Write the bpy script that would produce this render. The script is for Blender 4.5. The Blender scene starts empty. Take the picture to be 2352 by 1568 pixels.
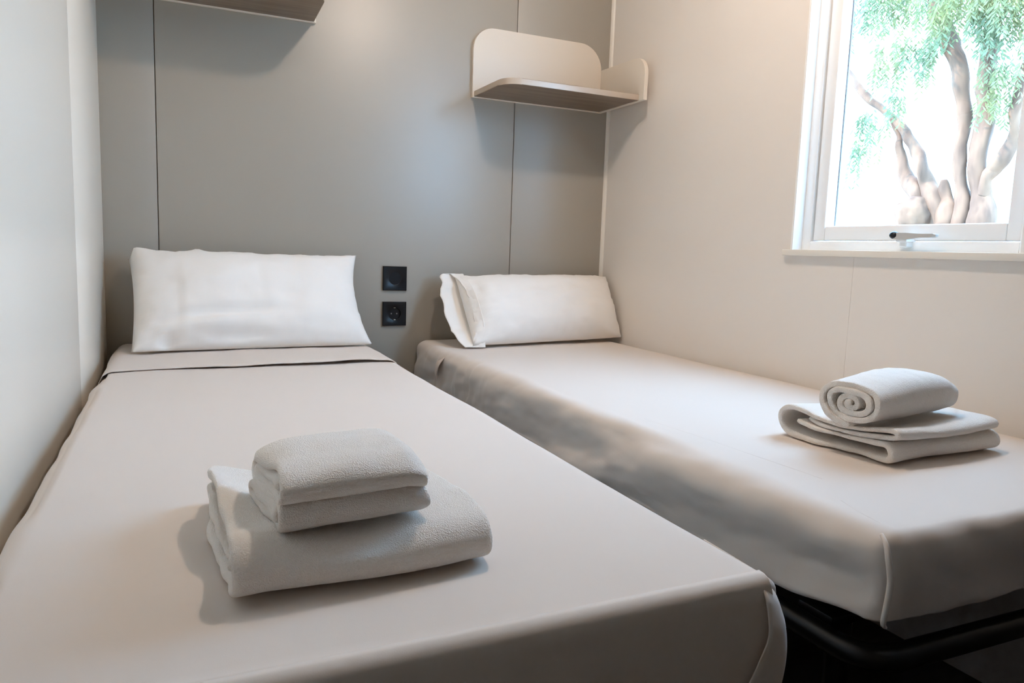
import bpy, bmesh, math, random
from mathutils import Vector, noise, Matrix
random.seed(7)
scn = bpy.context.scene
COL = scn.collection
PI = math.pi
def R(d): return math.radians(d)

# ------------------------------------------------------------------ helpers
def link(name, bm, mat=None, parent=None, smooth=True, angle=None):
    bmesh.ops.recalc_face_normals(bm, faces=bm.faces[:])
    me = bpy.data.meshes.new(name); bm.to_mesh(me); bm.free()
    o = bpy.data.objects.new(name, me); COL.objects.link(o)
    for m in (mat if isinstance(mat, (list, tuple)) else [mat]):
        if m: me.materials.append(m)
    if smooth:
        for p in me.polygons: p.use_smooth = True
        if angle: me.set_sharp_from_angle(angle=R(angle))
    if parent:
        o.parent = parent
        o.matrix_parent_inverse = Matrix.Translation(parent.location).inverted()
    return o
def thing(name, loc, label, cat, group=None):
    o = bpy.data.objects.new(name, None); COL.objects.link(o)
    o.empty_display_size = .05; o.location = loc
    return tag(o, label, cat, group)
def tag(o, label, cat, group=None):
    o['label'] = label; o['category'] = cat
    if group: o['group'] = group
    return o
def struct(o):
    o['kind'] = 'structure'; return o
def sempty(name, loc):
    o = bpy.data.objects.new(name, None); COL.objects.link(o); o.location = loc; o.empty_display_size = .05
    return struct(o)
def box(bm, a, b, bev=0.0, seg=2):
    g = bmesh.ops.create_cube(bm, size=1)
    c = [(a[i]+b[i])/2 for i in range(3)]; s = [abs(b[i]-a[i]) for i in range(3)]
    for v in g['verts']:
        v.co = Vector((c[0]+v.co.x*s[0], c[1]+v.co.y*s[1], c[2]+v.co.z*s[2]))
    if bev > 0:
        vs = set(g['verts'])
        es = [e for e in bm.edges if e.verts[0] in vs and e.verts[1] in vs]
        bmesh.ops.bevel(bm, geom=es, offset=bev, segments=seg, profile=.5, affect='EDGES')
def boxobj(name, a, b, mat, parent=None, bev=0.0, seg=2):
    bm = bmesh.new(); box(bm, a, b, bev, seg)
    return link(name, bm, mat, parent, smooth=bev > 0, angle=40 if bev > 0 else None)
def tube(bm, pts, rad, seg=12, closed=False):
    """swept round bar through pts; rad number or list"""
    pts = [Vector(p) for p in pts]; n = len(pts); rings = []
    up = None
    for i, p in enumerate(pts):
        if closed: t = pts[(i+1) % n]-pts[i-1]
        else: t = pts[min(i+1, n-1)]-pts[max(i-1, 0)]
        t.normalize()
        if up is None:
            up = Vector((0, 0, 1)) if abs(t.z) < .9 else Vector((1, 0, 0))
        a = (up - t*up.dot(t)).normalized(); b = t.cross(a); up = a
        r = rad[i] if isinstance(rad, (list, tuple)) else rad
        rings.append([bm.verts.new(p + a*math.cos(2*PI*k/seg)*r + b*math.sin(2*PI*k/seg)*r) for k in range(seg)])
    m = n if closed else n-1
    for i in range(m):
        A, B = rings[i], rings[(i+1) % n]
        for k in range(seg):
            bm.faces.new((A[k], A[(k+1) % seg], B[(k+1) % seg], B[k]))
    if not closed:
        bm.faces.new(rings[0]); bm.faces.new(rings[-1])
def prism(bm, pts, axis, a, b, bev=0.0):
    """extrude a 2D outline along axis from a to b; outline given in the other two axes in order"""
    def mk(p, t):
        if axis == 0: return Vector((t, p[0], p[1]))
        if axis == 1: return Vector((p[0], t, p[1]))
        return Vector((p[0], p[1], t))
    A = [bm.verts.new(mk(p, a)) for p in pts]; B = [bm.verts.new(mk(p, b)) for p in pts]
    n = len(pts)
    fa = bm.faces.new(A); fb = bm.faces.new(B)
    for i in range(n): bm.faces.new((A[i], A[(i+1) % n], B[(i+1) % n], B[i]))
    if bev:
        es = list(set(fa.edges[:]+fb.edges[:]))
        bmesh.ops.bevel(bm, geom=es, offset=bev, segments=2, profile=.5, affect='EDGES')
def fnoise(x, y, z, oct=3):
    return noise.fractal(Vector((x, y, z)), 1.0, 2.0, oct)
def smooth01(t): t = max(0, min(1, t)); return t*t*(3-2*t)

# ------------------------------------------------------------------ materials
def newmat(name):
    m = bpy.data.materials.new(name); m.use_nodes = True
    nt = m.node_tree; p = nt.nodes['Principled BSDF']
    return m, nt, p
def N(nt, t, **kw):
    n = nt.nodes.new(t)
    for k, v in kw.items(): setattr(n, k, v)
    return n
def simple(name, col, rough=.5, spec=.5, metal=0.0, bump=None, coat=0):
    m, nt, p = newmat(name)
    p.inputs['Base Color'].default_value = (*col, 1); p.inputs['Roughness'].default_value = rough
    p.inputs['Specular IOR Level'].default_value = spec; p.inputs['Metallic'].default_value = metal
    if coat: p.inputs['Coat Weight'].default_value = coat
    if bump:
        sc, st, di = bump
        tc = N(nt, 'ShaderNodeTexCoord'); nz = N(nt, 'ShaderNodeTexNoise'); b = N(nt, 'ShaderNodeBump')
        nz.inputs['Scale'].default_value = sc; nz.inputs['Detail'].default_value = 3
        b.inputs['Strength'].default_value = st; b.inputs['Distance'].default_value = di
        nt.links.new(tc.outputs['Object'], nz.inputs['Vector']); nt.links.new(nz.outputs['Fac'], b.inputs['Height'])
        nt.links.new(b.outputs['Normal'], p.inputs['Normal'])
    return m
def cloth(name, col, weave=900, st=.12, wr=6, wst=.25, wd=.004, sheen=.15):
    """woven cotton: fine weave bump over slow wrinkles"""
    m, nt, p = newmat(name)
    p.inputs['Roughness'].default_value = .85; p.inputs['Specular IOR Level'].default_value = .2
    p.inputs['Sheen Weight'].default_value = sheen; p.inputs['Sheen Roughness'].default_value = .5
    tc = N(nt, 'ShaderNodeTexCoord')
    n1 = N(nt, 'ShaderNodeTexNoise'); n1.inputs['Scale'].default_value = weave; n1.inputs['Detail'].default_value = 2
    n2 = N(nt, 'ShaderNodeTexNoise'); n2.inputs['Scale'].default_value = wr; n2.inputs['Detail'].default_value = 2; n2.inputs['Distortion'].default_value = .6
    b2 = N(nt, 'ShaderNodeBump'); b2.inputs['Strength'].default_value = wst; b2.inputs['Distance'].default_value = wd
    b1 = N(nt, 'ShaderNodeBump'); b1.inputs['Strength'].default_value = st; b1.inputs['Distance'].default_value = .0006
    for n in (n1, n2): nt.links.new(tc.outputs['Object'], n.inputs['Vector'])
    nt.links.new(n2.outputs['Fac'], b2.inputs['Height']); nt.links.new(n1.outputs['Fac'], b1.inputs['Height'])
    nt.links.new(b2.outputs['Normal'], b1.inputs['Normal']); nt.links.new(b1.outputs['Normal'], p.inputs['Normal'])
    p.inputs['Base Color'].default_value = (*col, 1)
    return m
def terry(name, col):
    m, nt, p = newmat(name)
    p.inputs['Roughness'].default_value = 1; p.inputs['Specular IOR Level'].default_value = .05
    p.inputs['Sheen Weight'].default_value = .4; p.inputs['Sheen Roughness'].default_value = .6
    tc = N(nt, 'ShaderNodeTexCoord')
    v = N(nt, 'ShaderNodeTexVoronoi'); v.inputs['Scale'].default_value = 700
    n1 = N(nt, 'ShaderNodeTexNoise'); n1.inputs['Scale'].default_value = 190; n1.inputs['Detail'].default_value = 4; n1.inputs['Roughness'].default_value = .65
    mx = N(nt, 'ShaderNodeMath', operation='ADD')
    b = N(nt, 'ShaderNodeBump'); b.inputs['Strength'].default_value = .55; b.inputs['Distance'].default_value = .0022
    for n in (v, n1): nt.links.new(tc.outputs['Object'], n.inputs['Vector'])
    nt.links.new(v.outputs['Distance'], mx.inputs[0]); nt.links.new(n1.outputs['Fac'], mx.inputs[1])
    nt.links.new(mx.outputs[0], b.inputs['Height']); nt.links.new(b.outputs['Normal'], p.inputs['Normal'])
    p.inputs['Base Color'].default_value = (*col, 1)
    return m
def wood(name, c1, c2):
    m, nt, p = newmat(name)
    tc = N(nt, 'ShaderNodeTexCoord'); mp = N(nt, 'ShaderNodeMapping')
    mp.inputs['Scale'].default_value = (2.2, 34, 34)
    nz = N(nt, 'ShaderNodeTexNoise'); nz.inputs['Scale'].default_value = 1.6; nz.inputs['Detail'].default_value = 5; nz.inputs['Distortion'].default_value = .5
    cr = N(nt, 'ShaderNodeValToRGB')
    cr.color_ramp.elements[0].position = .33; cr.color_ramp.elements[0].color = (*c1, 1)
    cr.color_ramp.elements[1].position = .68; cr.color_ramp.elements[1].color = (*c2, 1)
    nt.links.new(tc.outputs['Object'], mp.inputs['Vector']); nt.links.new(mp.outputs['Vector'], nz.inputs['Vector'])
    nt.links.new(nz.outputs['Fac'], cr.inputs['Fac']); nt.links.new(cr.outputs['Color'], p.inputs['Base Color'])
    p.inputs['Roughness'].default_value = .42
    return m
M = {}
M['white_wall'] = simple('white wall panel', (.80, .745, .685), .38, .4, bump=(30, .03, .002))
M['left_wall'] = simple('white laminate panel', (.845, .775, .67), .30, .5, bump=(18, .03, .002))
M['taupe'] = simple('taupe wall panel', (.37, .335, .28), .42, 1.0, bump=(9, .04, .004))
M['ceiling'] = simple('ceiling white', (.78, .76, .73), .6)
M['dark_unseen_wall'] = simple('dark unseen wall', (.055, .045, .038), .5)  # unseen front wall, made dark so the bed foot ends get less bounce
M['hall'] = simple('dim hall wall', (.55, .52, .48), .6)
M['floor'] = wood('dark vinyl plank', (.030, .026, .022), (.055, .047, .040))
M['trim'] = simple('cream trim', (.82, .77, .69), .4)
M['sheet'] = cloth('white bed sheet', (.685, .605, .54))
M['sheet_side'] = M['sheet']
M['pillow'] = cloth('pillowcase cotton', (.87, .835, .79), wr=9, wst=.3, wd=.004)
M['towel'] = terry('white terry', (.84, .78, .715))
M['shelf_white'] = simple('shelf cream melamine', (.78, .70, .60), .40)
M['oak'] = wood('oak laminate', (.175, .120, .080), (.270, .195, .135))
M['oak_edge'] = simple('pale oak edge band', (.50, .41, .33), .25)
M['black_metal'] = simple('black steel', (.006, .007, .008), .3, .35)
M['black_plastic'] = simple('black plastic', (.004, .005, .007), .35, .35)
M['chrome'] = simple('earth clip steel', (.6, .58, .5), .3, .5, 1)
M['pvc'] = simple('white window plastic', (.90, .885, .865), .3, .5)
M['grey_metal'] = simple('grey handle metal', (.52, .51, .49), .4, .5)
M['gasket'] = simple('grey gasket', (.22, .21, .21), .6)

# glass pane: clear thin glass with a faint surface reflection
m = bpy.data.materials.new('window glass'); m.use_nodes = True; nt = m.node_tree; nt.nodes.clear()
o_ = N(nt, 'ShaderNodeOutputMaterial'); t1 = N(nt, 'ShaderNodeBsdfTransparent'); g1 = N(nt, 'ShaderNodeBsdfGlossy'); mx = N(nt, 'ShaderNodeMixShader'); mx.inputs[0].default_value = .03
g1.inputs['Roughness'].default_value = .0
t1.inputs['Color'].default_value = (.97, .985, .98, 1)
nt.links.new(t1.outputs[0], mx.inputs[1]); nt.links.new(g1.outputs[0], mx.inputs[2]); nt.links.new(mx.outputs[0], o_.inputs[0])
M['glass'] = m
# bark
m, nt, p = newmat('bark')
tc = N(nt, 'ShaderNodeTexCoord'); mp = N(nt, 'ShaderNodeMapping'); mp.inputs['Scale'].default_value = (9, 9, 2.4)
nz = N(nt, 'ShaderNodeTexNoise'); nz.inputs['Scale'].default_value = 1.5; nz.inputs['Detail'].default_value = 5
cr = N(nt, 'ShaderNodeValToRGB')
cr.color_ramp.elements[0].position = .35; cr.color_ramp.elements[0].color = (.072, .036, .021, 1)
cr.color_ramp.elements[1].position = .66; cr.color_ramp.elements[1].color = (.148, .078, .045, 1)
nt.links.new(tc.outputs['Object'], mp.inputs['Vector']); nt.links.new(mp.outputs['Vector'], nz.inputs['Vector'])
nt.links.new(nz.outputs['Fac'], cr.inputs['Fac']); nt.links.new(cr.outputs['Color'], p.inputs['Base Color'])
p.inputs['Roughness'].default_value = .9
M['bark'] = m
# leaf: diffuse + translucent
m, nt, p = newmat('pepper tree leaf')
oi = N(nt, 'ShaderNodeTexCoord'); nz = N(nt, 'ShaderNodeTexNoise'); nz.inputs['Scale'].default_value = 2.5
cr = N(nt, 'ShaderNodeValToRGB')
cr.color_ramp.elements[0].position = .38; cr.color_ramp.elements[0].color = (.120, .155, .085, 1)
cr.color_ramp.elements[1].position = .62; cr.color_ramp.elements[1].color = (.180, .180, .070, 1)
nt.links.new(oi.outputs['Object'], nz.inputs['Vector']); nt.links.new(nz.outputs['Fac'], cr.inputs['Fac'])
tr = N(nt, 'ShaderNodeBsdfTranslucent'); ms = N(nt, 'ShaderNodeMixShader'); ms.inputs[0].default_value = .5
nt.links.new(cr.outputs['Color'], p.inputs['Base Color']); nt.links.new(cr.outputs['Color'], tr.inputs['Color'])
p.inputs['Roughness'].default_value = .6
out = nt.nodes['Material Output']
nt.links.new(p.outputs['BSDF'], ms.inputs[1]); nt.links.new(tr.outputs['BSDF'], ms.inputs[2]); nt.links.new(ms.outputs[0], out.inputs['Surface'])
M['leaf'] = m
M['ground'] = simple('pale sandy ground', (.55, .50, .42), .9, bump=(6, .4, .03))
# emissive diffuser
def emit(name, col, s):
    m = bpy.data.materials.new(name); m.use_nodes = True; nt = m.node_tree; nt.nodes.clear()
    e = N(nt, 'ShaderNodeEmission'); o = N(nt, 'ShaderNodeOutputMaterial')
    e.inputs['Color'].default_value = (*col, 1); e.inputs['Strength'].default_value = s
    nt.links.new(e.outputs[0], o.inputs[0]); return m
LAMP = 262.0
SKY = 20.0
M['lamp'] = emit('lamp diffuser', (1.0, .83, .70), LAMP)

# ------------------------------------------------------------------ room
XR = 1.668; YF = -2.80; ZC = 2.15
boxobj('floor', (-.1, YF-.7, -.06), (XR+.1, .1, 0), M['floor']); struct(bpy.data.objects['floor'])
struct(boxobj('ceiling', (-.1, YF-.7, ZC), (XR+.1, .1, ZC+.06), M['ceiling']))
# back wall: three panels with narrow joints over a backing board
bm = bmesh.new()
box(bm, (-.1, .012, 0), (XR+.1, .06, ZC))
g = .0012
for a, b in ((-.02, .1446-g), (.1446+g, 1.2842-g), (1.2842+g, XR+.02)):
    box(bm, (a, 0, 0), (b, .013, ZC), .0012, 2)
struct(link('wall_back', bm, M['taupe'], None, True, 40))
# left wall: two panels with a flush joint
bm = bmesh.new()
box(bm, (-.06, -2.10, 0), (-.012, .06, ZC))
for a, b in ((-2.10, -.6305), (-.6285, -.0005)):
    box(bm, (-.013, a, 0), (0, b, ZC), .0015, 2)
struct(link('wall_left', bm, M['left_wall'], None, True, 40))
# right wall with a window opening
WY0, WY1, WZ0, WZ1 = -1.548, -.961, .862, 1.86
bm = bmesh.new()
T = .05
def wpan(y0, y1, z0, z1): box(bm, (XR, y0, z0), (XR+T, y1, z1))
wpan(-2.10, WY0, 0, ZC); wpan(WY1, .06, 0, ZC); wpan(WY0, WY1, WZ1, ZC); 
wpan(-1.1608, WY1, 0, WZ0); wpan(WY0, -1.1613, 0, WZ0); box(bm, (XR+.002, -1.18, 0), (XR+T, -1.14, WZ0))
struct(link('wall_right', bm, M['white_wall'], None, False))
# front wall, unseen; its dark colour is chosen to keep bounce off the bed feet
# wall with the doorway the camera looks through, and the unlit hall behind it
DX0, DX1, DY0, DY1, DZ = .055, .915, -2.135, -2.085, 2.0
bm = bmesh.new(); box(bm, (-.1, DY0, 0), (DX0, DY1, ZC)); box(bm, (DX1, DY0, 0), (XR+.1, DY1, ZC)); box(bm, (DX0, DY0, DZ), (DX1, DY1, ZC))
struct(link('wall_front', bm, M['dark_unseen_wall'], None, False))
bm = bmesh.new(); box(bm, (-.1, YF-.66, 0), (XR+.1, YF-.6, ZC)); box(bm, (-.1, YF-.6, 0), (-.02, DY0, ZC)); box(bm, (XR+.02, YF-.6, 0), (XR+.1, DY0, ZC)); box(bm, (-.02, YF-.6, ZC-.05), (XR+.02, DY0, ZC))
struct(link('wall_hall', bm, M['hall'], None, False))
# cream quarter bead in the right-hand corner
bm = bmesh.new(); prism(bm, [(XR-.011, -.0005), (XR-.009, -.006), (XR-.005, -.010), (XR-.0005, -.0115), (XR-.0005, -.0005)], 2, 0, ZC)
struct(link('trim_1', bm, M['trim'], None, True, 50))

# ------------------------------------------------------------------ window
W = sempty('window_1', (XR, (WY0+WY1)/2, WZ0))
FX = XR+.030
def ring(name, x0, x1, o, i, mat, bev=.002):
    """rectangular frame: outer (y0,y1,z0,z1), inner likewise"""
    bm = bmesh.new()
    box(bm, (x0, o[0], o[2]), (x1, i[0], o[3]), bev); box(bm, (x0, i[1], o[2]), (x1, o[1], o[3]), bev)
    box(bm, (x0, i[0], o[2]), (x1, i[1], i[2]), bev); box(bm, (x0, i[0], i[3]), (x1, i[1], o[3]), bev)
    return link(name, bm, mat, W, True, 40)
fo = (WY0, WY1, WZ0, WZ1); fi = (WY0+.026, WY1-.030, WZ0+.0235, WZ1-.03)
ring('window_frame', FX, FX+.07, fo, fi, M['pvc'])
# bright white jamb lining of the reveal
bm = bmesh.new()
box(bm, (XR-.002, WY1-.003, WZ0), (FX+.002, WY1+.004, WZ1)); box(bm, (XR-.002, WY0-.004, WZ0), (FX+.002, WY0+.003, WZ1))
box(bm, (XR, WY0, WZ1-.003), (FX+.002, WY1, WZ1+.004))
link('reveal_lining', bm, M['pvc'], W, False)
so = (fi[0]+.002, fi[1]-.003, fi[2]+.002, fi[3]-.002); si = (so[0]+.030, -1.030, .924, so[3]-.036)
ring('sash', FX+.006, FX+.040, so, si, M['pvc'], .004)
bm = bmesh.new(); box(bm, (FX+.0405, si[0]-.005, si[2]-.005), (FX+.0445, si[1]+.005, si[3]+.005))
link('pane', bm, M['glass'], W, False)
boxobj('gasket', (FX+.0385, si[1]-.0026, si[2]-.002), (FX+.0415, si[1]+.002, si[3]), M['gasket'], W)
boxobj('sill', (XR-.013, WY0-.06, WZ0-.0145), (XR+.031, WY1+.022, WZ0+.0010), M['trim'], W, .0012)
# handle: black capped pivot, grey lever, base
bm = bmesh.new()
hz, hx = .8985, FX-.026
lev = []
for k in range(15):
    t = k/14
    y = -1.262-.104*t
    h = .0098*(1-smooth01((t-.25)/.45))+.0052*smooth01((t-.25)/.45)
    if t > .97: h *= .6
    lev.append((y, h))
pts = [(y, hz+h*.55) for y, h in lev]+[(y, hz-h*1.1+.002*(1-i/14)) for i, (y, h) in reversed(list(enumerate(lev)))]
prism(bm, pts, 0, hx-.006, hx+.006, .002)
hd = link('handle', bm, M['grey_metal'], W, True, 45)
bm = bmesh.new()
box(bm, (hx+.004, -1.290, .884), (FX+.01, -1.262, .893), .002); box(bm, (hx+.008, -1.288, .872), (FX+.008, -1.268, .888), .003)
b2 = link('handle_base', bm, M['pvc'], hd, True, 45)
bm = bmesh.new(); bmesh.ops.create_uvsphere(bm, u_segments=18, v_segments=12, radius=1)
for v in bm.verts: v.co = Vector((hx-.001+v.co.x*.0090, -1.262+v.co.y*.0112, hz+.0003+v.co.z*.0088))
cp = link('handle_cap', bm, M['black_plastic'], hd)
cp['label'] = 'black pivot cap'

# ------------------------------------------------------------------ ceiling lamp
LX, LY = 1.0, -1.16
L = thing('ceiling_light', (LX, LY, ZC), 'small round ceiling light with glowing diffuser above the beds', 'lamp')
bm = bmesh.new(); bmesh.ops.create_cone(bm, cap_ends=True, segments=40, radius1=.075, radius2=.085, depth=.022, matrix=Matrix.Translation((LX, LY, ZC-.011)))
link('lamp_housing', bm, M['pvc'], L, True, 40)
bm = bmesh.new(); bmesh.ops.create_uvsphere(bm, u_segments=32, v_segments=16, radius=.060)
bmesh.ops.delete(bm, geom=[v for v in bm.verts if v.co.z > .001], context='VERTS')
for v in bm.verts: v.co = Vector((LX+v.co.x, LY+v.co.y, ZC-.022+v.co.z*.85))
link('lamp_diffuser', bm, M['lamp'], L, True)

# ------------------------------------------------------------------ beds
def rounded_box(x0, x1, y0, y1, z0, z1, r, step, disp, post=None):
    """box with elliptic edges, r = (rx, ry, rz top, rz bottom)"""
    bm = bmesh.new()
    rx, ry, rt, rb = r
    nx = max(2, round((x1-x0)/step)); ny = max(2, round((y1-y0)/step)); nz = max(10, round((z1-z0)/step*1.4))
    def sp(n, lo, hi, ra, rc):
        """sample positions, denser inside both edge radii"""
        L = hi-lo; out = [lo+ra*(1-math.cos(R(90*k/6))) for k in range(6)]
        m = max(2, n)
        out += [lo+ra+(L-ra-rc)*k/m for k in range(m+1)]
        out += [hi-rc*(1-math.sin(R(90*k/6))) for k in range(1, 7)]
        return out
    X, Y, Z = sp(nx, x0, x1, rx, rx), sp(ny, y0, y1, ry, .02), sp(nz, z0, z1, rb, rt)
    nx, ny, nz = len(X)-1, len(Y)-1, len(Z)-1
    idx = {}
    def V(i, j, k):
        if (i, j, k) not in idx:
            p = Vector((X[i], Y[j], Z[k]))
            rz = rt if p.z > (z0+z1)/2 else rb
            rr = Vector((rx, ry if j < ny/2 else .02, rz))
            c = Vector((min(max(p.x, x0+rx), x1-rx), min(max(p.y, y0+ry), y1-.02), min(max(p.z, z0+rb), z1-rt)))
            d = Vector([(p[a]-c[a])/rr[a] for a in range(3)])
            if d.length > 1e-9:
                u = d.normalized(); q = c+Vector([u[a]*rr[a] for a in range(3)])
                n = Vector([u[a]/rr[a] for a in range(3)]).normalized()
            else:
                n = Vector((0, 0, 1)); q = p
            q = q + n*disp(q, n)
            if post: q = post(q)
            idx[(i, j, k)] = bm.verts.new(q)
        return idx[(i, j, k)]
    for i in range(nx):
        for j in range(ny):
            for k in (0, nz): bm.faces.new((V(i, j, k), V(i+1, j, k), V(i+1, j+1, k), V(i, j+1, k)))
    for i in range(nx):
        for k in range(nz):
            for j in (0, ny): bm.faces.new((V(i, j, k), V(i+1, j, k), V(i+1, j, k+1), V(i, j, k+1)))
    for j in range(ny):
        for k in range(nz):
            for i in (0, nx): bm.faces.new((V(i, j, k), V(i, j+1, k), V(i, j+1, k+1), V(i, j, k+1)))
    return bm
ZB = .52
def frame_parts(bed, x0, x1, y0, y1, zr):
    r = .05; pts = []
    for cx, cy, a0 in ((x1-r, y1-r, 0), (x0+r, y1-r, 90), (x0+r, y0+r, 180), (x1-r, y0+r, 270)):
        for k in range(7):
            a = R(a0+90*k/6); pts.append((cx+r*math.cos(a), cy+r*math.sin(a), zr))
    bm = bmesh.new(); tube(bm, pts, .017, 12, True)
    link('bed_frame', bm, M['black_metal'], bed)
    bm = bmesh.new()
    for k in range(11):
        y = y0+.1+(y1-y0-.2)*k/10
        box(bm, (x0+.01, y-.03, zr+.010), (x1-.01, y+.03, zr+.024), .004)
    link('slats', bm, M['black_metal'], bed, True, 40)
    for lx in (x0+.06, x1-.06):
        for ly in (y0+.10, y1-.10):
            bm = bmesh.new(); tube(bm, [(lx, ly, zr), (lx, ly, .2), (lx, ly, 0)], .017, 12)
            link('leg', bm, M['black_metal'], bed, True, 50)

# --- left bed
B1 = thing('single_bed', (.39, -.96, 0), 'single bed against the white left wall with taut white sheet', 'bed', 'twin beds')
def disp1(p, n):
    d = 0.0
    top = max(0, n.z)
    d += top*.0035*fnoise(p.x*3, p.y*2.2, 3.1)
    side = 1-abs(n.z)
    d += side*.006*fnoise(p.x*7, p.y*3.5, p.z*5+9)
    # wavy edge along the wall
    if n.x < -.2: d += -.006+.012*fnoise(1.3, p.y*2.6, 4.4)
    # side swells next to the foot corner
    if n.x > .2: d += n.x*.003*smooth01((-1.72-p.y)/.18)*math.sin(PI*min(1, max(0, (p.z-.372)/.148)))
    if n.y < -.2: d += -n.y*.016*(1-(p.x-.02)/.73)
    return d
bm = rounded_box(.022, .748, -1.920, -.006, .372, ZB, (.030, .013, .020, .014), .0125, disp1)
mat1 = link('mattress', bm, M['sheet'], B1)
mat1['label'] = 'mattress wrapped in a tucked white sheet'
frame_parts(B1, .05, .715, -1.86, -.04, .352)
# turned-down band of the top sheet at the head
def band(x0, x1, ya, yb, zt, th, yfun, zfun, name, parent, droopL=.03, droopR=.03, nx=70, ny=16):
    bm = bmesh.new(); rows = []
    for j in range(ny+1):
        t = j/ny; row = []
        for i in range(nx+1):
            s = i/nx; x = x0+(x1-x0)*s
            y = ya+(yb(s)-ya)*t
            e = 0
            z = zt+th*smooth01(min(1, t*4)) + zfun(s, t)
            r = .034
            for xe, sg in ((x0, 1), (x1, -1)):
                dx = (x-xe)*sg
                if dx < r: z -= (r-math.sqrt(max(0, r*r-(r-dx)**2)))
            row.append(bm.verts.new((x, y, z)))
        # rolled front edge
        rows.append(row)
    # front edge tucks down and back under
    for dz, dy in ((-.0014, -.0012), (-.0030, -.0004), (-.0036, .003)):
        rows.append([bm.verts.new((v.co.x, v.co.y+dy, v.co.z+dz)) for v in rows[ny]])
    for j in range(len(rows)-1):
        for i in range(nx): bm.faces.new((rows[j][i], rows[j][i+1], rows[j+1][i+1], rows[j+1][i]))
    return link(name, bm, M['sheet'], parent)
def yb1(s): return -.548+.075*s**.6+.004*math.sin(s*9)+.006*math.sin(s*4+1) - .012*smooth01((s-.8)/.2)
def zf1(s, t): return .0030*fnoise(s*5, t*2, 7.7)+.003*math.exp(-((s-.72)/.16)**2)*t + .002
tdo = band(.022, .749, -.02, yb1, ZB+.0030, .0030, None, zf1, 'sheet_fold', mat1)

# foot corner: loose flap of the folded sheet (left bed)
def flap(name, spine, widths, dirs, parent, nseg=10, bulge=.006, mat=None):
    """strip of cloth: at each spine point it spans from the spine along dirs[i]*widths[i], bulging outwards"""
    bm = bmesh.new(); rows = []
    sp = [Vector(p) for p in spine]
    n = len(sp)
    def cr(P, t):
        i = min(int(t), n-2); f = t-i
        p0 = P[max(i-1, 0)]; p1 = P[i]; p2 = P[i+1]; p3 = P[min(i+2, n-1)]
        return .5*((2*p1)+(p2-p0)*f+(2*p0-5*p1+4*p2-p3)*f*f+(3*p1-p0-3*p2+p3)*f**3)
    D = [Vector(d)*w for d, w in zip(dirs, widths)]
    for j in range((n-1)*8+1):
        t = j/8
        a = cr(sp, t); d = cr(D, t)
        out = Vector((.7, -.7, 0))
        rows.append([bm.verts.new(a+d*(k/nseg)+out*bulge*math.sin(PI*k/nseg)) for k in range(nseg+1)])
    for j in range(len(rows)-1):
        for k in range(nseg): bm.faces.new((rows[j][k], rows[j][k+1], rows[j+1][k+1], rows[j+1][k]))
    o = link(name, bm, mat or M['sheet'], parent)
    md = o.modifiers.new('thick', 'SOLIDIFY'); md.thickness = .0022; md.offset = 0
    return o
def foot_panel(parent):
    bm = bmesh.new(); rows = []
    zs = [(.5225, -1.903), (.5220, -1.910), (.5192, -1.9165), (.514, -1.9198), (.503, -1.9212), (.485, -1.9220), (.465, -1.9240), (.445, -1.9240), (.425, -1.9235), (.405, -1.9225), (.385, -1.921), (.370, -1.918)]
    def edge(z): 
        K = [(.5225, .727), (.505, .729), (.48, .730), (.455, .725), (.43, .716), (.40, .702), (.37, .685)]
        for (a, xa), (b, xb) in zip(K, K[1:]):
            if z >= b: return xa+(xb-xa)*(a-z)/(a-b)
        return K[-1][1]
    nx = 60
    for z, y in zs:
        xr = edge(z); row = []
        for i in range(nx+1):
            s = 1-(1-i/nx)**1.6
            x = .03+(xr-.03)*s
            lift = .002*smooth01((x-(xr-.035))/.035)*smooth01((.515-z)/.035)
            wv = .0022*fnoise(x*5, z*14, 4.2)
            row.append(bm.verts.new((x, y-.0026-lift+wv*smooth01((.51-z)/.03)-.016*(1-(x-.02)/.73), z+.0012)))
        rows.append(row)
    for j in range(len(rows)-1):
        for i in range(nx): bm.faces.new((rows[j][i], rows[j][i+1], rows[j+1][i+1], rows[j+1][i]))
    o = link('foot_panel', bm, M['sheet'], parent)
    md = o.modifiers.new('thick', 'SOLIDIFY'); md.thickness = .0016; md.offset = 0
    o['label'] = 'sheet panel folded over the foot end'
foot_panel(mat1)

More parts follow.
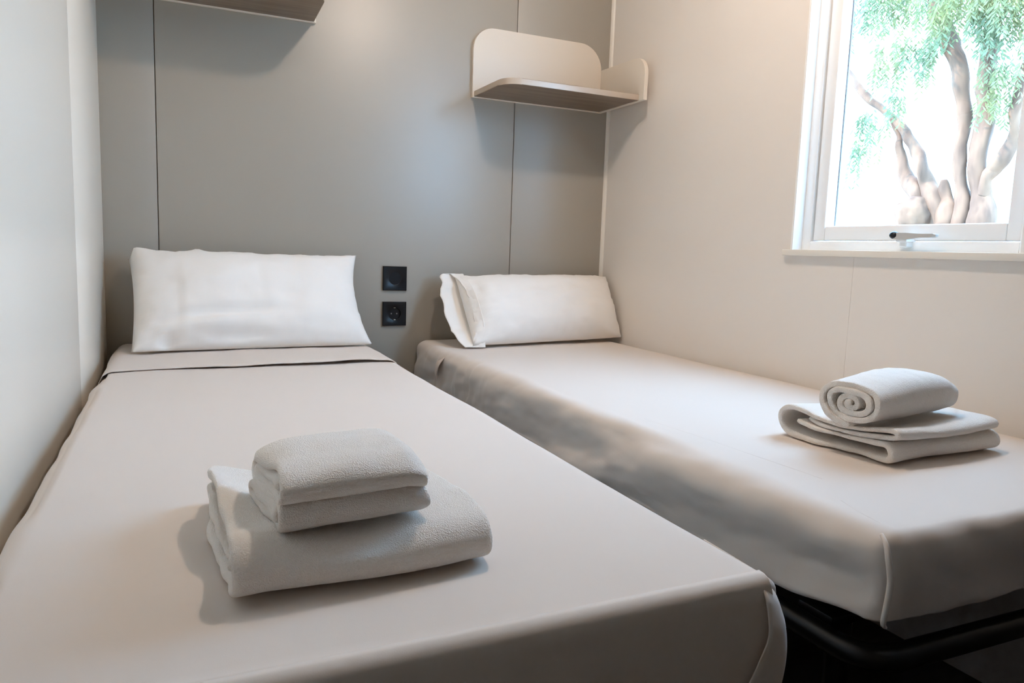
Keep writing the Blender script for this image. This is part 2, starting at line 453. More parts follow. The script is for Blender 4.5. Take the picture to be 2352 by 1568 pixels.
def corner_flap(parent):
    E = [(.721, -1.913, .518), (.716, -1.929, .508), (.714, -1.938, .488), (.711, -1.942, .472), (.700, -1.944, .452), (.690, -1.944, .433), (.679, -1.942, .411), (.670, -1.938, .388)]
    S = [(.737, -1.892, .5155), (.748, -1.898, .500), (.757, -1.90, .477), (.762, -1.90, .458), (.766, -1.90, .440), (.767, -1.90, .420), (.765, -1.90, .395), (.758, -1.90, .370)]
    def cr(P, t):
        n = len(P); i = min(int(t), n-2); f = t-i
        p0, p1, p2, p3 = [Vector(P[max(0, min(n-1, i+d))]) for d in (-1, 0, 1, 2)]
        return .5*((2*p1)+(p2-p0)*f+(2*p0-5*p1+4*p2-p3)*f*f+(3*p1-p0-3*p2+p3)*f**3)
    bm = bmesh.new(); rows = []
    for j in range(43):
        t = j/6; e, q = cr(E, t), cr(S, t)
        c = Vector((q.x-.006, e.y+.006, (e.z+q.z)/2))
        row = []
        for k in range(13):
            f = k/12; row.append(e*(1-f)**2+c*2*f*(1-f)+q*f*f)
        for k in range(1, 9):
            f = k/8; row.append(q.lerp(Vector((.7525 if q.z < .5 else q.x+.006, -1.80, q.z-.002*(q.z > .5))), smooth01(f)*.35+f*.65))
        rows.append([bm.verts.new(p) for p in row])
    for a, b in zip(rows, rows[1:]):
        for k in range(len(a)-1): bm.faces.new((a[k], a[k+1], b[k+1], b[k]))
    o = link('corner_fold', bm, M['sheet'], parent)
    md = o.modifiers.new('thick', 'SOLIDIFY'); md.thickness = .0018; md.offset = 0
    o['label'] = 'loose corner flap of the sheet at the foot'
corner_flap(mat1)

# --- right bed
B2 = thing('single_bed', (1.30, -.95, 0), 'single bed under the window with rumpled white sheet side', 'bed', 'twin beds')
def disp2(p, n):
    top = max(0, n.z); d = top*.003*fnoise(p.x*3, p.y*2.2, 13.1)
    if n.x < -.15:
        w = -n.x
        # steep puckers near the head, long slanting waves towards the foot
        hw = math.exp(-((p.y+.42)/.22)**2)
        d += w*hw*.013*fnoise(p.y*26+p.z*9, p.z*3, 2.2, 2)
        fw = smooth01((-.55-p.y)/.5)
        q = p.y*5.0+(p.z-.46)*24
        d += w*fw*.0125*math.sin(q*1.5+1.2*fnoise(p.y*3, p.z*6, .3))*(.6+.5*fnoise(p.y*2, 1, 1))
        d += w*.009*fnoise(p.y*6+p.z*7, p.z*12, 5.5)
        # overlap step of the under-sheet by the head
        d += w*.007*smooth01((p.y+.272)/.012)
    if n.y < -.15:
        d += -n.y*(.012*math.sin(PI*(p.z-.38)/.14)*0+.006*fnoise(p.x*7+p.z*6, p.z*8, 8.1)+.004*fnoise(p.x*16, p.z*4, 3))
    return d
def post2(q):
    if q.z < .46: q.z += .026*smooth01((-1.68-q.y)/.20)*(.46-q.z)/.077
    return q
bm = rounded_box(.938, XR-.004, -1.885, -.006, .383, ZB, (.040, .022, .042, .012), .011, disp2, post2)
mat2 = link('mattress', bm, M['sheet'], B2)
mat2['label'] = 'mattress wrapped in a tucked white sheet'
frame_parts(B2, .955, 1.64, -1.865, -.04, .352)
# hem seam running down the foot corner (raised ridge)
bm = bmesh.new()
K = [(.948, -1.868, .5185), (.942, -1.880, .511), (.9385, -1.888, .495), (.9395, -1.892, .474), (.9390, -1.892, .455), (.937, -1.891, .432), (.940, -1.888, .418), (.952, -1.882, .409)]
P_ = []
for i in range(len(K)-1):
    p0, p1, p2, p3 = [Vector(K[max(0, min(len(K)-1, i+d))]) for d in (-1, 0, 1, 2)]
    for k in range(6):
        f = k/6; P_.append(.5*((2*p1)+(p2-p0)*f+(2*p0-5*p1+4*p2-p3)*f*f+(3*p1-p0-3*p2+p3)*f**3))
P_.append(Vector(K[-1]))
tube(bm, P_, [.0010+.0028*math.sin(PI*min(1, .12+.80*i/len(P_)))**.7 for i in range(len(P_))], 10)
link('corner_hem', bm, M['sheet'], mat2)
# stitched seams lying on the top sheet
bm = bmesh.new()
def seam(bm, pts, w=.0035):
    n = len(pts); rows = []
    for i in range(60):
        t = i/59*(n-1); k = min(int(t), n-2); f = t-k
        p = Vector(pts[k]).lerp(Vector(pts[k+1]), f)
        q = Vector(pts[min(k+1, n-1)])-Vector(pts[k]); s = Vector((q.y, -q.x, 0)).normalized()
        z = ZB+.003*fnoise(p.x*3, p.y*2.2, 13.1)
        rows.append([bm.verts.new((p.x+s.x*w*a, p.y+s.y*w*a, z+b)) for a, b in ((-1, -.0008), (-.4, .0004), (.4, .0004), (1, -.0008))])
    for i in range(59):
        for k in range(3): bm.faces.new((rows[i][k], rows[i][k+1], rows[i+1][k+1], rows[i+1][k]))
seam(bm, [(1.021, -1.27, 0), (1.036, -1.48, 0), (1.050, -1.684, 0)])
seam(bm, [(.998, -1.765, 0), (.985, -1.80, 0), (.975, -1.845, 0)])
link('seam', bm, M['sheet'], mat2)
# small tucked flap near the head
flap('sheet_tuck', [(.948, -.250, .500), (.931, -.255, .478), (.925, -.262, .450), (.926, -.272, .425)],
     [.045, .038, .022, .004], [(-.1, -1, -.05), (-.1, -1, -.1), (-.08, -1, -.1), (-.05, -1, -.1)], mat2, nseg=6, bulge=.002)

# ------------------------------------------------------------------ pillows
def pillow(name, BL, BR, TL, TR, T, seed, parent, pinch=(.02, .02, .015, .012), nu=64, nv=40, lumps=None, mat=None, topline=None, zrest=.005):
    """closed cushion between four corners; T = half thickness front/back"""
    bm = bmesh.new()
    BL, BR, TL, TR = map(Vector, (BL, BR, TL, TR))
    nrm = (BR-BL).cross(TL-BL).normalized()      # points to the viewer (-y, up)
    if nrm.y > 0: nrm = -nrm
    def prof(u, v):
        a = max(0, 1-abs(u)**3.2); b = max(0, 1-abs(v)**2.6)
        return (a**.55)*(b**.60)
    def P(u, v, side):
        s = (u+1)/2; t = (v+1)/2
        p = BL.lerp(BR, s).lerp(TL.lerp(TR, s), t)
        # edges bowed inwards between the corners
        ex = (BR-BL).normalized(); ey = (TL-BL).normalized()
        p = p + ex*(pinch[0]*max(0, -u)**3*(1-v*v) - pinch[1]*max(0, u)**3*(1-v*v))
        p = p + ey*(pinch[2]*max(0, -v)**3*(1-u*u) - pinch[3]*max(0, v)**3*(1-u*u))
        if topline: p = p + Vector((0, 0, topline(u)*max(0, v)**2))
        h = prof(u, v)
        w = .006*fnoise(u*2.2+seed, v*2.2, seed)*h+.0045*fnoise(u*5+seed, v*3.2, seed*2)*min(1, h*2)
        edge = max(abs(u), abs(v))
        w += .005*smooth01((edge-.72)/.28)*fnoise(u*8+seed*3, v*8, 1.2)*(1 if edge < .999 else 0)
        if lumps and side > 0: w += lumps(u, v)
        q = p+nrm*(T[0]*h+w) if side > 0 else p-nrm*(T[1]*h+w*.3)
        lo = ZB+zrest
        if q.z < lo: q.z = lo+(q.z-lo)*.04
        if q.y > -.004: q.y = -.004
        return q
    F, Bk = {}, {}
    # parameter spacing denser at rims
    # uneven seam line along the top edge
    def pu(i, n): return math.sin((i/n-.5)*PI)*.35+(2*i/n-1)*.65
    for i in range(nu+1):
        for j in range(nv+1):
            u, v = pu(i, nu), pu(j, nv)
            F[i, j] = bm.verts.new(P(u, v, 1))
            Bk[i, j] = F[i, j] if i in (0, nu) or j in (0, nv) else bm.verts.new(P(u, v, -1))
    for i in range(nu):
        for j in range(nv):
            bm.faces.new((F[i, j], F[i+1, j], F[i+1, j+1], F[i, j+1]))
            f = [Bk[i, j], Bk[i, j+1], Bk[i+1, j+1], Bk[i+1, j]]
            if len(set(f)) == 4: bm.faces.new(f)
    return link(name, bm, mat or M['pillow'], parent)
def lumpL(u, v):
    w = 0
    # dented fold low on the left, crease of the case flap
    w += -.024*math.exp(-((u+.22)/.36)**2-((v+.46-.10*u)/.085)**2)
    w += .016*math.exp(-((u+.38)/.20)**2-((v+.70)/.11)**2)
    w += -.016*math.exp(-((u+.74)/.07)**2-((v+.90)/.09)**2)
    w += -.012*math.exp(-((u+.10)/.30)**2-((v+.86)/.07)**2)
    w += .0045*smooth01((u+.625)/.02)*(1-smooth01((u+.2)/.6))*(1-abs(v)**4)
    w += -.0030*math.exp(-((u-.04)/.012)**2)*(1-v*v)
    w += .007*math.exp(-((u+.45)/.05)**2-((v-.93)/.08)**2)
    return w
PL = thing('pillow', (.40, -.16, ZB), 'wide white pillow leaning on taupe wall on left bed', 'pillow', 'pillows on the two beds')
pillow('pillow_body', (.078, -.275, ZB+.006), (.738, -.215, ZB+.012), (.066, -.052, .796), (.722, -.042, .802), (.082, .060), 1.7, PL,
       pinch=(.010, .030, .004, .012), lumps=lumpL,
       topline=lambda u: .012*math.exp(-((u+.92)/.10)**2)+.006*math.exp(-((u+.45)/.07)**2)-.004*smooth01((u+.3)/.6)-.030*smooth01((-u-.955)/.045)+.004*smooth01((u-.7)/.3), zrest=.014)
def lumpR(u, v):
    return .012*math.exp(-((u+.78)/.16)**2-((v+.1)/.6)**2)-.010*math.exp(-((u+.86)/.05)**2-((v-.45)/.22)**2)
PR = thing('pillow', (1.34, -.17, ZB), 'plump white pillow with open case end on right bed', 'pillow', 'pillows on the two beds')
pillow('pillow_body', (1.052, -.262, ZB+.010), (1.665, -.172, ZB+.016), (1.050, -.070, .742), (1.655, -.055, .750), (.082, .055), 4.2, PR,
       pinch=(.004, .012, .002, .010), lumps=lumpR)
# open, crumpled hem of the right pillowcase: a flattened sleeve
def sleeve(name, parent):
    bm = bmesh.new(); rows = []
    n = 56; L_ = 12
    for j in range(L_+1):
        t = j/L_
        row = []
        for k in range(n):
            a = 2*PI*k/n
            v = math.sin(a)
            # centre line from bottom to top of the pillow end
            s = (v+1)/2
            c = Vector((1.094, -.262, ZB+.004)).lerp(Vector((1.084, -.062, .750)), s)
            dep = math.cos(a)*(.058*(1-t)+.033*t)*(1 if math.cos(a) > 0 else .75)
            dep *= (1-abs(v)**5)
            x = c.x-.050*t*(1-.62*math.cos(a)) + (.010*t*fnoise(v*3, math.cos(a)*1.5, 3.3))
            if math.cos(a) < 0: x -= .016*t
            y = c.y-dep*.82; z = c.z+dep*.45*(.4 if v < -.6 else .8)
            y += t*.007*fnoise(v*5, t*2, a); 
            row.append(bm.verts.new((x, y, max(z, ZB+.004))))
        rows.append(row)
    for j in range(L_):
        for k in range(n): bm.faces.new((rows[j][k], rows[j][(k+1) % n], rows[j+1][(k+1) % n], rows[j+1][k]))
    o = link(name, bm, M['pillow'], parent)
    md = o.modifiers.new('thick', 'SOLIDIFY'); md.thickness = .002; md.offset = 0
    return o
hem = sleeve('pillowcase_hem', PR); hem['label'] = 'open crumpled end of the pillowcase'

# ------------------------------------------------------------------ towels
def catmull(pts, per=8):
    P = [Vector((a, b, 0)) for a, b in pts]; out = []
    n = len(P)
    for i in range(n-1):
        p0 = P[max(i-1, 0)]; p1 = P[i]; p2 = P[i+1]; p3 = P[min(i+2, n-1)]
        for k in range(per):
            f = k/per
            out.append(.5*((2*p1)+(p2-p0)*f+(2*p0-5*p1+4*p2-p3)*f*f+(3*p1-p0-3*p2+p3)*f**3))
    out.append(P[-1]); return out
def resample(path, step):
    out = [path[0]]; acc = 0
    for a, b in zip(path, path[1:]):
        d = (b-a).length
        if d < 1e-9: continue
        pos = step-acc
        while pos <= d:
            out.append(a.lerp(b, pos/d)); pos += step
        acc = (acc+d) % step if d else acc
    return out
def thick_sheet(path, th, w0, w1, nw, fn, wob=.0, seed=0, endvar=.0):
    """folded cloth: a thick line in the (d, z) plane swept over the width; fn maps (w, d, z) to world"""
    n = len(path); bm = bmesh.new(); h = th/2
    nor = []
    for i in range(n):
        t = path[min(i+1, n-1)]-path[max(i-1, 0)]; t.normalize(); nor.append(Vector((-t.y, t.x, 0)))
    # outline: left side, round tip, right side, round tip
    out = []
    for i in range(n): out.append((path[i], nor[i], 1.0, i))
    tl = (path[-1]-path[-2]).normalized()
    for a in (45, 0, -45): out.append((path[-1], (nor[-1]*math.sin(R(a))+tl*math.cos(R(a))), 1.0, n-1))
    for i in range(n-1, -1, -1): out.append((path[i], -nor[i], 1.0, i))
    t0 = (path[0]-path[1]).normalized()
    for a in (-45, 0, 45): out.append((path[0], (nor[0]*math.sin(R(a))+t0*math.cos(R(a))), 1.0, 0))
    rows = []
    ws = []
    e = th*.45
    for k in range(4): ws.append((w0+e*(1-math.cos(R(90*k/3)))*1.0, .45+.55*math.sin(R(90*k/3)), -1))
    for k in range(1, nw): ws.append((w0+e+(w1-w0-2*e)*k/nw, 1.0, 0))
    for k in range(3, -1, -1): ws.append((w1-e*(1-math.cos(R(90*k/3))), .45+.55*math.sin(R(90*k/3)), 1))
    for w, s, end in ws:
        row = []
        for p, nn, _, i in out:
            q = p+nn*h*s
            dw = 0
            f = (w-w0)/(w1-w0)
            if endvar:
                dl = endvar*fnoise(i*.035+seed, 1.7, seed); dr = endvar*fnoise(i*.035+seed, 9.3, seed)
                dw = dl*(1-f)+dr*f
            qq = q
            if wob:
                m_ = wob*fnoise(q.x*22+seed, q.y*30, w*16)
                qq = q+nn*m_
            row.append(bm.verts.new(fn(w+dw, qq.x, qq.y)))
        rows.append(row)
    m_ = len(out)
    for a, b in zip(rows, rows[1:]):
        for k in range(m_): bm.faces.new((a[k], a[(k+1) % m_], b[(k+1) % m_], b[k]))
    # end caps as quads across the thickness
    for row in (rows[0], rows[-1]):
        for i in range(n-1):
            a, b = row[i], row[i+1]
            c, d = row[n+3+(n-1-i-1)], row[n+3+(n-1-i)]
            bm.faces.new((a, b, c, d))
        bm.faces.new((row[n-1], row[n], row[n+1], row[n+2], row[n+3]))
        bm.faces.new((row[2*n+2], row[2*n+3], row[2*n+4], row[2*n+5], row[0]))
    return bm
TG = 'towels laid on the beds'
# ---- right bed: folded bath towel (d = distance from the front fold, towards the wall)
t_ = .0118
path = [(.178, .0365), (.10, .0365), (.035, .036), (.016, .0335), (.0085, .0225), (.0125, .0105), (.028, .0066), (.10, .0062), (.17, .0062), (.205, .008),
        (.222, .020), (.221, .040), (.208, .0560), (.185, .0625), (.12, .0640), (.05, .0650), (.020, .0645), (.0085, .0605), (.0065, .0545), (.016, .0498), (.05, .0492), (.12, .0492), (.165, .0500)]
pth = resample(catmull(path, 10), .0040)
X0, X1 = 1.205, 1.482
def fnR(w, d, z):
    s = (w-X0)/(X1-X0)
    x = w-.020*(d/.22)*(1-s)+.004*math.sin(d*20)
    y = -1.684+d+.022*s+.005*math.sin(s*5+z*40)
    zz = z*(1-.10*s-.27*math.exp(-((d-.10)/.075)**2)*math.exp(-((s-.15)/.60)**2)*smooth01(z/.05)) + .0025*fnoise(x*9, y*9, z*12)*smooth01(z/.03)
    if d > .15: zz += .006*(1-s)*smooth01((d-.15)/.06)*smooth01(z/.03)
    return Vector((x, y, ZB+.0035+zz*.86))
TR_ = tag(link('bath_towel', thick_sheet(pth, t_, X0, X1, 34, fnR, .0010, 3.1, .012), M['towel']),
          'folded white bath towel under the rolled towel on the right bed', 'towel', TG)
# inner ply seen between the folds
# ---- right bed: rolled towel
def spiral(th, turns, half):
    """spiral wound round a flat core of half-length half"""
    pts = []
    n = int(turns*40)
    for k in range(n+1):
        a = 2*PI*k/40
        r = .0026+th*1.10*a/(2*PI)
        r *= 1+.05*math.sin(a*2+.7)+.03*math.sin(a*3)
        c, s_ = math.cos(-a+1.0), math.sin(-a+1.0)
        pts.append(Vector((r*c+half*smooth01((a-1)/14)*math.tanh(2.2*c)+.0015*math.sin(a*1.7), r*s_*.93, 0)))
    return pts
sp = resample(spiral(.0090, 3.41, .016), .0030)
A0 = Vector((1.186, -1.603, ZB+.0520)); A1 = Vector((1.430, -1.572, ZB+.0585))
zmin = min(p.y for p in sp)
def fnRoll(w, d, z):
    s = w
    ax = (A1-A0).normalized(); side = Vector((-ax.y, ax.x, 0))
    k = .97+.10*math.sin(PI*min(1, max(0, s*.9+.1)))-.16*smooth01((s-.80)/.22)
    q = A0+(A1-A0)*s + side*d*k + Vector((0, 0, (z-zmin)*k+.002+.006*math.sin(PI*s)*smooth01((z-zmin)/.05)))
    q += Vector((.002*fnoise(q.x*14, q.y*14, q.z*14), 0, .0022*fnoise(q.x*11+5, q.y*11, q.z*11)))
    return q
TQ = tag(link('rolled_towel', thick_sheet(sp, .0095, 0.0, 1.0, 36, fnRoll, .0008, 8.0, .045), M['towel']),
         'white towel rolled into a spiral on the folded towel, right bed', 'towel', TG)

# ---- left bed: large folded towel
path = [(.26, .0250), (.16, .0245), (.05, .0240), (.020, .0235)]
path = [(.255, .0415), (.15, .0425), (.05, .0420), (.022, .0385), (.0085, .0255), (.0125, .0115), (.032, .0068), (.10, .0064), (.20, .0064), (.275, .0072),
        (.292, .0160), (.286, .0240), (.262, .0250), (.16, .0245), (.06, .0240), (.034, .0240)]
pth = resample(catmull(path, 10), .0045)
XL0, XL1 = .233, .480
def fnL(w, d, z):
    s = (w-XL0)/(XL1-XL0)
    x = w-.008*smooth01((d-.07)/.10)*(1-s)+.004*fnoise(d*16, z*20, 2.0)*(1-s) + .004*s*math.sin(d*18)
    # right-hand side tapers away to the back
    x -= .030*s*smooth01((d-.06)/.22)
    y = -1.817+d+.012*s+.004*math.sin(s*6.5+.6)
    up = smooth01(z/.035)
    zz = z*(1.06+.10*(1-s)**3)
    zz -= up*.012*math.exp(-((s-.42)/.30)**2)*smooth01((d+.01)/.03)    # sag under the small towel
    zz += up*.016*math.exp(-((s+.03)/.11)**2)*math.exp(-((d-.19)/.055)**2)  # raised lump at the back left
    zz -= up*.012*math.exp(-((s)/.14)**2)*math.exp(-((d-.085)/.035)**2)
    zz += up*.0022*fnoise(x*14, y*14, 6.1)
    return Vector((x, y, ZB+.0035+zz*.96))
TL1 = tag(link('bath_towel', thick_sheet(pth, .0128, XL0, XL1, 40, fnL, .0010, 5.2, .006), M['towel']),
          'large folded white bath towel lying directly on the left bed', 'towel', TG)
# ---- left bed: small towel folded in two plump layers on top
path = [(.030, .0100), (.10, .0095), (.135, .0100), (.150, .0060), (.135, .0020)]
path = [(.120, .0125), (.040, .0125), (.022, .0160), (.030, .0200), (.120, .0200), (.146, .0165), (.150, .0090), (.135, .0030), (.06, .0022), (.022, .0030), (.006, .0120), (.0065, .0215), (.020, .0285),
        (.09, .0295), (.150, .0300), (.166, .038), (.163, .052), (.145, .0605), (.09, .0625), (.040, .0605), (.012, .0535), (.0015, .0435), (.010, .0368), (.04, .0360), (.10, .0370), (.14, .0440), (.12, .0500), (.05, .0475), (.035, .0460)]
pth = resample(catmull(path, 10), .0032)
XU0, XU1 = .277, .420
def fnU(w, d, z):
    s = (w-XU0)/(XU1-XU0)
    c = s-.5
    x = w + (-.012)*smooth01((d-.04)/.10)*(1-s) 
    x += .004*math.sin(z*90)*c
    d *= .84
    y = -1.785+d-.006*smooth01((z-.034)/.02)+.008*s
    zz = z*1.02-.003*(1-s)*smooth01((.03-z)/.03)*0
    zz += smooth01((z-.045)/.02)*(.004*math.sin(PI*s)-.010*max(0, (s-.86)/.14)**2 + .002*fnoise(x*20, y*20, 3.3))
    zz -= .005*max(0, (s-.85)/.15)*smooth01(z/.02)
    # rests in the dip of the big towel
    zz += -.010*max(0, 1-s/.2)**2*smooth01((z-.03)/.03)*smooth01((d-.03)/.05)
    return Vector((x, y, ZB+.0505+.0055*s+zz*.86))
TL2 = tag(link('hand_towel', thick_sheet(pth, .0108, XU0, XU1, 30, fnU, .0010, 2.2, .004), M['towel']),
          'smaller plump folded white towel on top of the left bed stack', 'towel', TG)

# the upper towels settle on the cloth below them
from mathutils.bvhtree import BVHTree
def settle(top, low, gap=.0012):
    bt = BVHTree.FromPolygons([v.co.copy() for v in low.data.vertices], [tuple(p.vertices) for p in low.data.polygons])
    zm = min(v.co.z for v in top.data.vertices)
    for v in top.data.vertices:
        if v.co.z > zm+.022: continue
        h = bt.ray_cast(Vector((v.co.x, v.co.y, 1.2)), Vector((0, 0, -1)))
        if h[0] is not None and v.co.z < h[0].z+gap: v.co.z = h[0].z+gap+(v.co.z-zm)*.05
settle(TL2, TL1); settle(TQ, TR_)

# ------------------------------------------------------------------ shelves
def rrect(x0, x1, z0, z1, rl, rr, n=10):
    """upright panel outline with rounded top corners"""
    pts = [(x0, z0), (x1, z0)]
    for k in range(n+1):
        a = R(90*k/n); pts.append((x1-rr+rr*math.cos(a), z1-rr+rr*math.sin(a)))
    for k in range(n+1):
        a = R(90+90*k/n); pts.append((x0+rl+rl*math.cos(a), z1-rl+rl*math.sin(a)))
    return pts
def shelf(loc, label, xa, xw, z0, mirror):
    """corner shelf from free end xa to the side wall xw"""
    S = thing('wall_shelf', loc, label, 'shelf', 'corner shelves above the beds')
    sg = 1 if xw > xa else -1
    x0, x1 = min(xa, xw), max(xa, xw)
    th = .014
    # back panel on the back wall
    a, b = x0, x1
    bm = bmesh.new(); prism(bm, rrect(a, b, z0-.002, z0+.232, .075, .088), 1, -th, -.0005, .0015)
    link('back_panel', bm, M['shelf_white'], S, True, 40)
    # end panel, outline in (y, z)
    pts = [(-.0005, z0-.002), (-.300, z0-.002)]
    r = .06
    for k in range(11):
        an = R(180-90*k/10); pts.append((-.300+r+r*math.cos(an), z0+.142-r+r*math.sin(an)))
    pts.append((-.0005, z0+.148))
    bm = bmesh.new(); prism(bm, pts, 0, xw, xw+sg*th, .0015)
    link('end_panel', bm, M['shelf_white'], S, True, 40)
    # oak board with a rounded free corner
    fx = xa+sg*.006; wx = xw-sg*.0005; r = .055; D = -.272
    pts = [(wx, -th-.0005), (fx, -th-.0005), (fx+sg*.004, D+r)]
    for k in range(1, 11):
        an = R(90*k/10); pts.append((fx+sg*(.006+r-r*math.cos(an)), D+r-r*math.sin(an)))
    pts.append((wx, D))
    bm = bmesh.new(); prism(bm, pts, 2, z0, z0+.019, .002)
    sb = link('shelf_board', bm, [M['oak'], M['oak_edge']], S, True, 40)
    for f in sb.data.polygons:
        if abs(f.normal.z) < .3: f.material_index = 1
    return S
shelf((1.38, 0, 1.35), 'wooden corner shelf with rounded white back panel beside the window wall', 1.119, 1.618, 1.350, False)
shelf((.30, 0, 1.51), 'wooden corner shelf cut off at the top above the left bed', .598, .045, 1.513, True)

# ------------------------------------------------------------------ sockets
def socket(z, label, deep):
    x0, S = .8206, .081
    o = thing('wall_socket', (x0+S/2, 0, z+S/2), label, 'socket', 'black wall sockets')
    cx, cz = x0+S/2, z+S/2
    # cover plate with a round hole
    bm = bmesh.new(); n = 48; r = .0215
    def loop(f, y): return [bm.verts.new((f(k)[0], y, f(k)[1])) for k in range(n)]
    def circ(k): a = 2*PI*k/n; return (cx+r*math.cos(a), cz+r*math.sin(a))
    def sq(h):
        def f(k):
            a = 2*PI*k/n; c, s = math.cos(a), math.sin(a); m_ = max(abs(c), abs(s)); 
            return (cx+h*c/m_, cz+h*s/m_)
        return f
    loops = [loop(circ, -.004), loop(circ, -.0088), loop(lambda k: ((circ(k)[0]-cx)*1.04+cx, (circ(k)[1]-cz)*1.04+cz), -.0094), loop(sq(S/2-.0015), -.0094), loop(sq(S/2), -.0082), loop(sq(S/2), -.0004)]
    for a, b in zip(loops, loops[1:]):
        for k in range(n): bm.faces.new((a[k], a[(k+1) % n], b[(k+1) % n], b[k]))
    link('cover_plate', bm, M['black_plastic'], o, True, 35)
    bm = bmesh.new()
    dpt = -.0015 if deep else -.0076
    A = [bm.verts.new((cx+r*1.01*math.cos(2*PI*k/n), -.0070 if deep else dpt, cz+r*1.01*math.sin(2*PI*k/n))) for k in range(n)]
    B = [bm.verts.new((cx+r*.97*math.cos(2*PI*k/n), dpt, cz+r*.97*math.sin(2*PI*k/n))) for k in range(n)]
    for k in range(n): bm.faces.new((A[k], A[(k+1) % n], B[(k+1) % n], B[k]))
    bm.faces.new(B)
    ins = link('socket_insert', bm, M['black_plastic'], o, True, 35)
    if deep:
        for s in (1, -1):
            bm = bmesh.new(); box(bm, (cx-.0028, -.0088, cz+s*.0205-.0016), (cx+.0028, -.0012, cz+s*.0205+.0016), .0006)
            c = link('earth_clip', bm, M['chrome'], o, True, 40); c['label'] = 'metal earth clip'
        for s in (-1, 1):
            bm = bmesh.new(); bmesh.ops.create_circle(bm, cap_ends=True, segments=14, radius=.0025, matrix=Matrix.Translation((cx+s*.0095, -.0018, cz)) @ Matrix.Rotation(R(90), 4, 'X'))
            link('pin_hole', bm, M['gasket'], o, False)
socket(.9388-.17-.081, 'upper black square wall socket between the two pillows', False)
socket(.8196-.17-.081, 'lower black square wall socket with visible earth clip', True)

# ------------------------------------------------------------------ outdoors
struct(boxobj('ground', (XR+.4, -14, -.75), (30, 26, -.6), M['ground']))
TREE = thing('pepper_tree', (5.1, .9, -.6), 'leaning multi stemmed tree with drooping leaves outside the window', 'tree')
CAM = Vector((.19990836, -2.45103927, .834666)); F_ = 1700.39
CR = Matrix.Rotation(R(-24.01916076), 3, 'Z') @ Matrix.Rotation(R(-1.96881462), 3, 'Y') @ Matrix.Rotation(R(83.00831442), 3, 'X')
def stem(name, pts, rad):
    """gnarled stem through (x, y, z) points"""
    P = [Vector(p) for p in pts]; out = []; rr = []; n = len(P)
    for i in range(n-1):
        p0 = P[max(i-1, 0)]; p1 = P[i]; p2 = P[i+1]; p3 = P[min(i+2, n-1)]
        for k in range(10):
            f = k/10
            out.append(.5*((2*p1)+(p2-p0)*f+(2*p0-5*p1+4*p2-p3)*f*f+(3*p1-p0-3*p2+p3)*f**3)); rr.append(rad[i]*(1-f)+rad[i+1]*f)
    out.append(P[-1]); rr.append(rad[-1])
    bm = bmesh.new(); tube(bm, out, rr, 16)
    for v in bm.verts:
        v.co += Vector((fnoise(v.co.x*5, v.co.y*5, v.co.z*3), fnoise(v.co.x*5+7, v.co.y*5, v.co.z*3), 0))*.035
    return link(name, bm, M['bark'], TREE)
# all stems rise from one stump at about x = 5
stem('stump', [(5.15, 1.0, -.62), (5.12, .98, .3), (5.08, .96, .85), (5.05, .94, 1.12)], [.42, .34, .28, .17])
stem('stem', [(5.05, .97, .9), (5.0, .93, 1.14), (5.03, .96, 1.36), (5.0, .97, 1.65), (5.03, 1.02, 1.93), (5.0, 1.1, 2.24), (5.03, 1.2, 2.41), (5.0, 1.28, 2.68)], [.075, .06, .045, .042, .046, .056, .056, .05])
stem('stem', [(5.03, .80, .9), (5.0, .79, 1.14), (5.03, .84, 1.36), (5.0, .85, 1.77), (5.03, .88, 1.9), (5.0, .86, 2.13), (5.03, .86, 2.38), (5.0, .82, 2.58)], [.09, .085, .065, .056, .055, .050, .045, .045])
stem('stem', [(5.05, 1.10, 1.0), (5.0, 1.12, 1.25), (5.03, 1.22, 1.39), (5.0, 1.26, 1.52), (5.03, 1.36, 1.68), (5.0, 1.43, 1.79), (5.03, 1.59, 1.91), (5.0, 1.74, 2.06), (5.03, 1.94, 2.23), (5.0, 2.12, 2.46)], [.08, .07, .055, .046, .040, .036, .032, .030, .030, .028])
stem('stem', [(5.02, 1.20, 1.15), (5.0, 1.28, 1.33), (5.03, 1.42, 1.48), (5.0, 1.46, 1.67), (5.03, 1.5, 1.77), (5.0, 1.60, 1.90)], [.07, .06, .050, .032, .022, .012])
stem('stem', [(5.0, .80, 1.30), (5.0, .77, 1.40), (5.03, .73, 1.46), (5.0, .68, 1.53), (5.03, .66, 1.65), (5.0, .63, 1.82), (5.03, .63, 1.98), (5.05, .62, 2.5)], [.04, .045, .042, .038, .036, .036, .035, .03])
stem('broken_stub', [(5.03, 1.05, .95), (5.0, 1.04, 1.16), (5.03, 1.07, 1.28), (5.0, 1.07, 1.42)], [.085, .08, .06, .02])
# boss on the stump
bm = bmesh.new(); bmesh.ops.create_icosphere(bm, subdivisions=4, radius=1)
for v in bm.verts:
    k = 1+.18*fnoise(v.co.x*1.5, v.co.y*1.5, v.co.z*1.5)
    v.co = Vector((4.95+v.co.x*.12*k, 1.24+v.co.y*.13*k, 1.18+v.co.z*.13*k))
link('burl', bm, M['bark'], TREE)
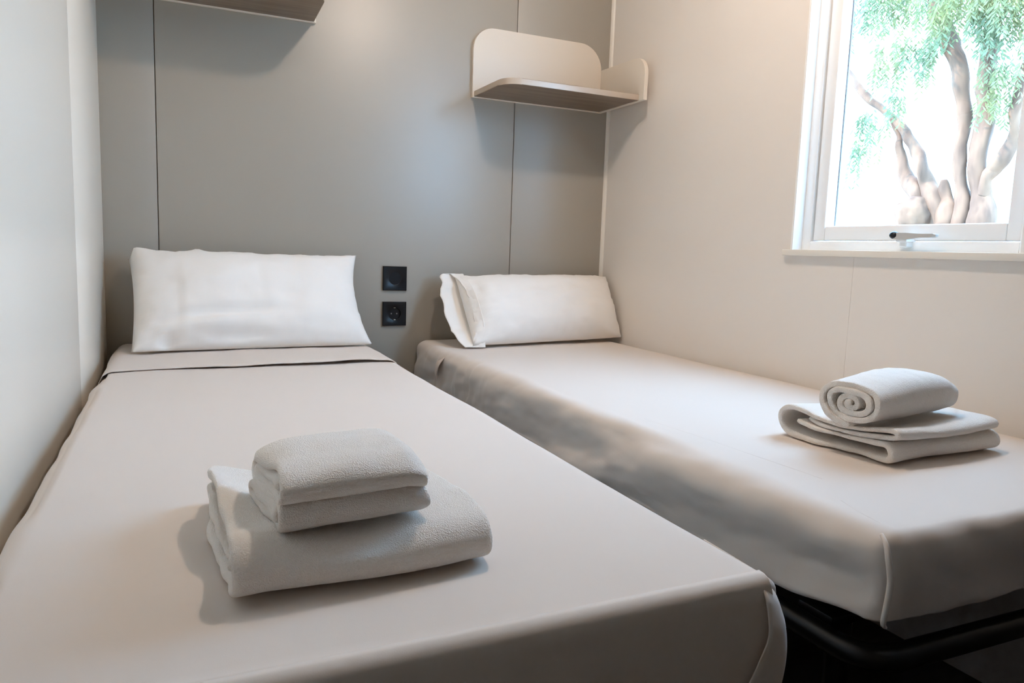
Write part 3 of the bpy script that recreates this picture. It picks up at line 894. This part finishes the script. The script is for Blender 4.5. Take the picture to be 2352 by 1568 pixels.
# drooping foliage: sprays of narrow leaflets on hanging twigs
bm = bmesh.new()
def leaf(p, d, n, l, w):
    s = d.cross(n).normalized()
    a = bm.verts.new(p); b = bm.verts.new(p+d*l*.5+s*w); c = bm.verts.new(p+d*l); e = bm.verts.new(p+d*l*.5-s*w)
    bm.faces.new((a, b, c, e))
def spray(p, length):
    n = int(length/.022)
    q = Vector(p); d = Vector((random.uniform(-.25, .25), random.uniform(-.25, .25), -1)).normalized()
    for k in range(n):
        q = q+d*.022
        for s in (-1, 1):
            a = random.uniform(0, 2*PI)
            dd = Vector((math.cos(a)*.7, math.sin(a)*.7, -.75)).normalized()
            leaf(q, dd, Vector((math.sin(a), -math.cos(a), .3)), random.uniform(.035, .065), random.uniform(.0045, .009))
def toward(px, py, x):
    d = CR @ Vector(((px-1176)/F_, (784-py)/F_, -1)); t = (x-CAM.x)/d.x
    return CAM+d*t
clumps = [(4.9, 1.75, 2.72, .16, 30), (4.9, 1.58, 2.30, .09, 12), (4.95, 1.76, 1.88, .06, 11), (4.9, 1.72, 1.64, .05, 8), (4.85, 1.41, 1.95, .05, 9), (4.9, 1.36, 2.28, .10, 20),
          (4.9, 1.20, 2.28, .06, 8), (5.2, 1.30, 2.75, .30, 60), (4.9, 1.03, 2.66, .22, 55), (4.85, 1.04, 2.44, .12, 24), (4.9, .66, 2.30, .12, 30), (4.9, .68, 2.00, .09, 22),
          (4.9, .72, 2.50, .18, 45), (4.88, .82, 2.42, .10, 16), (4.9, .62, 2.62, .16, 30), (4.9, 1.56, 2.85, .18, 30), (5.4, 1.0, 2.95, .5, 40), (4.9, 1.60, 1.80, .05, 5)]
for cx, cy, cz, rad, n in clumps:
    for k in range(n):
        a = random.uniform(0, 2*PI); r = rad*math.sqrt(random.random())
        spray((cx+r*math.cos(a), cy+r*math.sin(a)*1.4, cz+random.uniform(-rad*.5, rad*.5)+.1), random.uniform(.12, .38))
fol = link('foliage', bm, M['leaf'], TREE, False); fol['kind'] = 'stuff'

# ------------------------------------------------------------------ world and camera
w = bpy.data.worlds.new('daylight'); scn.world = w; w.use_nodes = True
bg = w.node_tree.nodes['Background']; bg.inputs['Color'].default_value = (.34, .63, 1.0, 1); bg.inputs['Strength'].default_value = SKY
sd = bpy.data.lights.new('sun', 'SUN'); sd.energy = 13; sd.color = (1.0, .86, .70); sd.angle = R(2)
so_ = bpy.data.objects.new('sun', sd); COL.objects.link(so_); so_.location = (-6, 2, 9); so_.rotation_euler = Vector((.62, -.28, -.73)).to_track_quat('-Z', 'Y').to_euler()
cd = bpy.data.cameras.new('camera'); cam = bpy.data.objects.new('camera', cd); COL.objects.link(cam)
cd.sensor_width = 36; cd.sensor_fit = 'HORIZONTAL'; cd.lens = F_/2352*36; cd.clip_start = .02
cam.location = CAM; cam.rotation_mode = 'XYZ'
cam.rotation_euler = (R(83.00831442), R(-1.96881462), R(-24.01916076))
scn.camera = cam
vs = scn.view_settings
vs.view_transform = 'Standard'; vs.look = 'None'; vs.gamma = 1; vs.use_curve_mapping = False; vs.exposure = 0
scn.cycles.max_bounces = 12; scn.cycles.diffuse_bounces = 8; scn.cycles.transmission_bounces = 8
scn.cycles.sample_clamp_indirect = 30
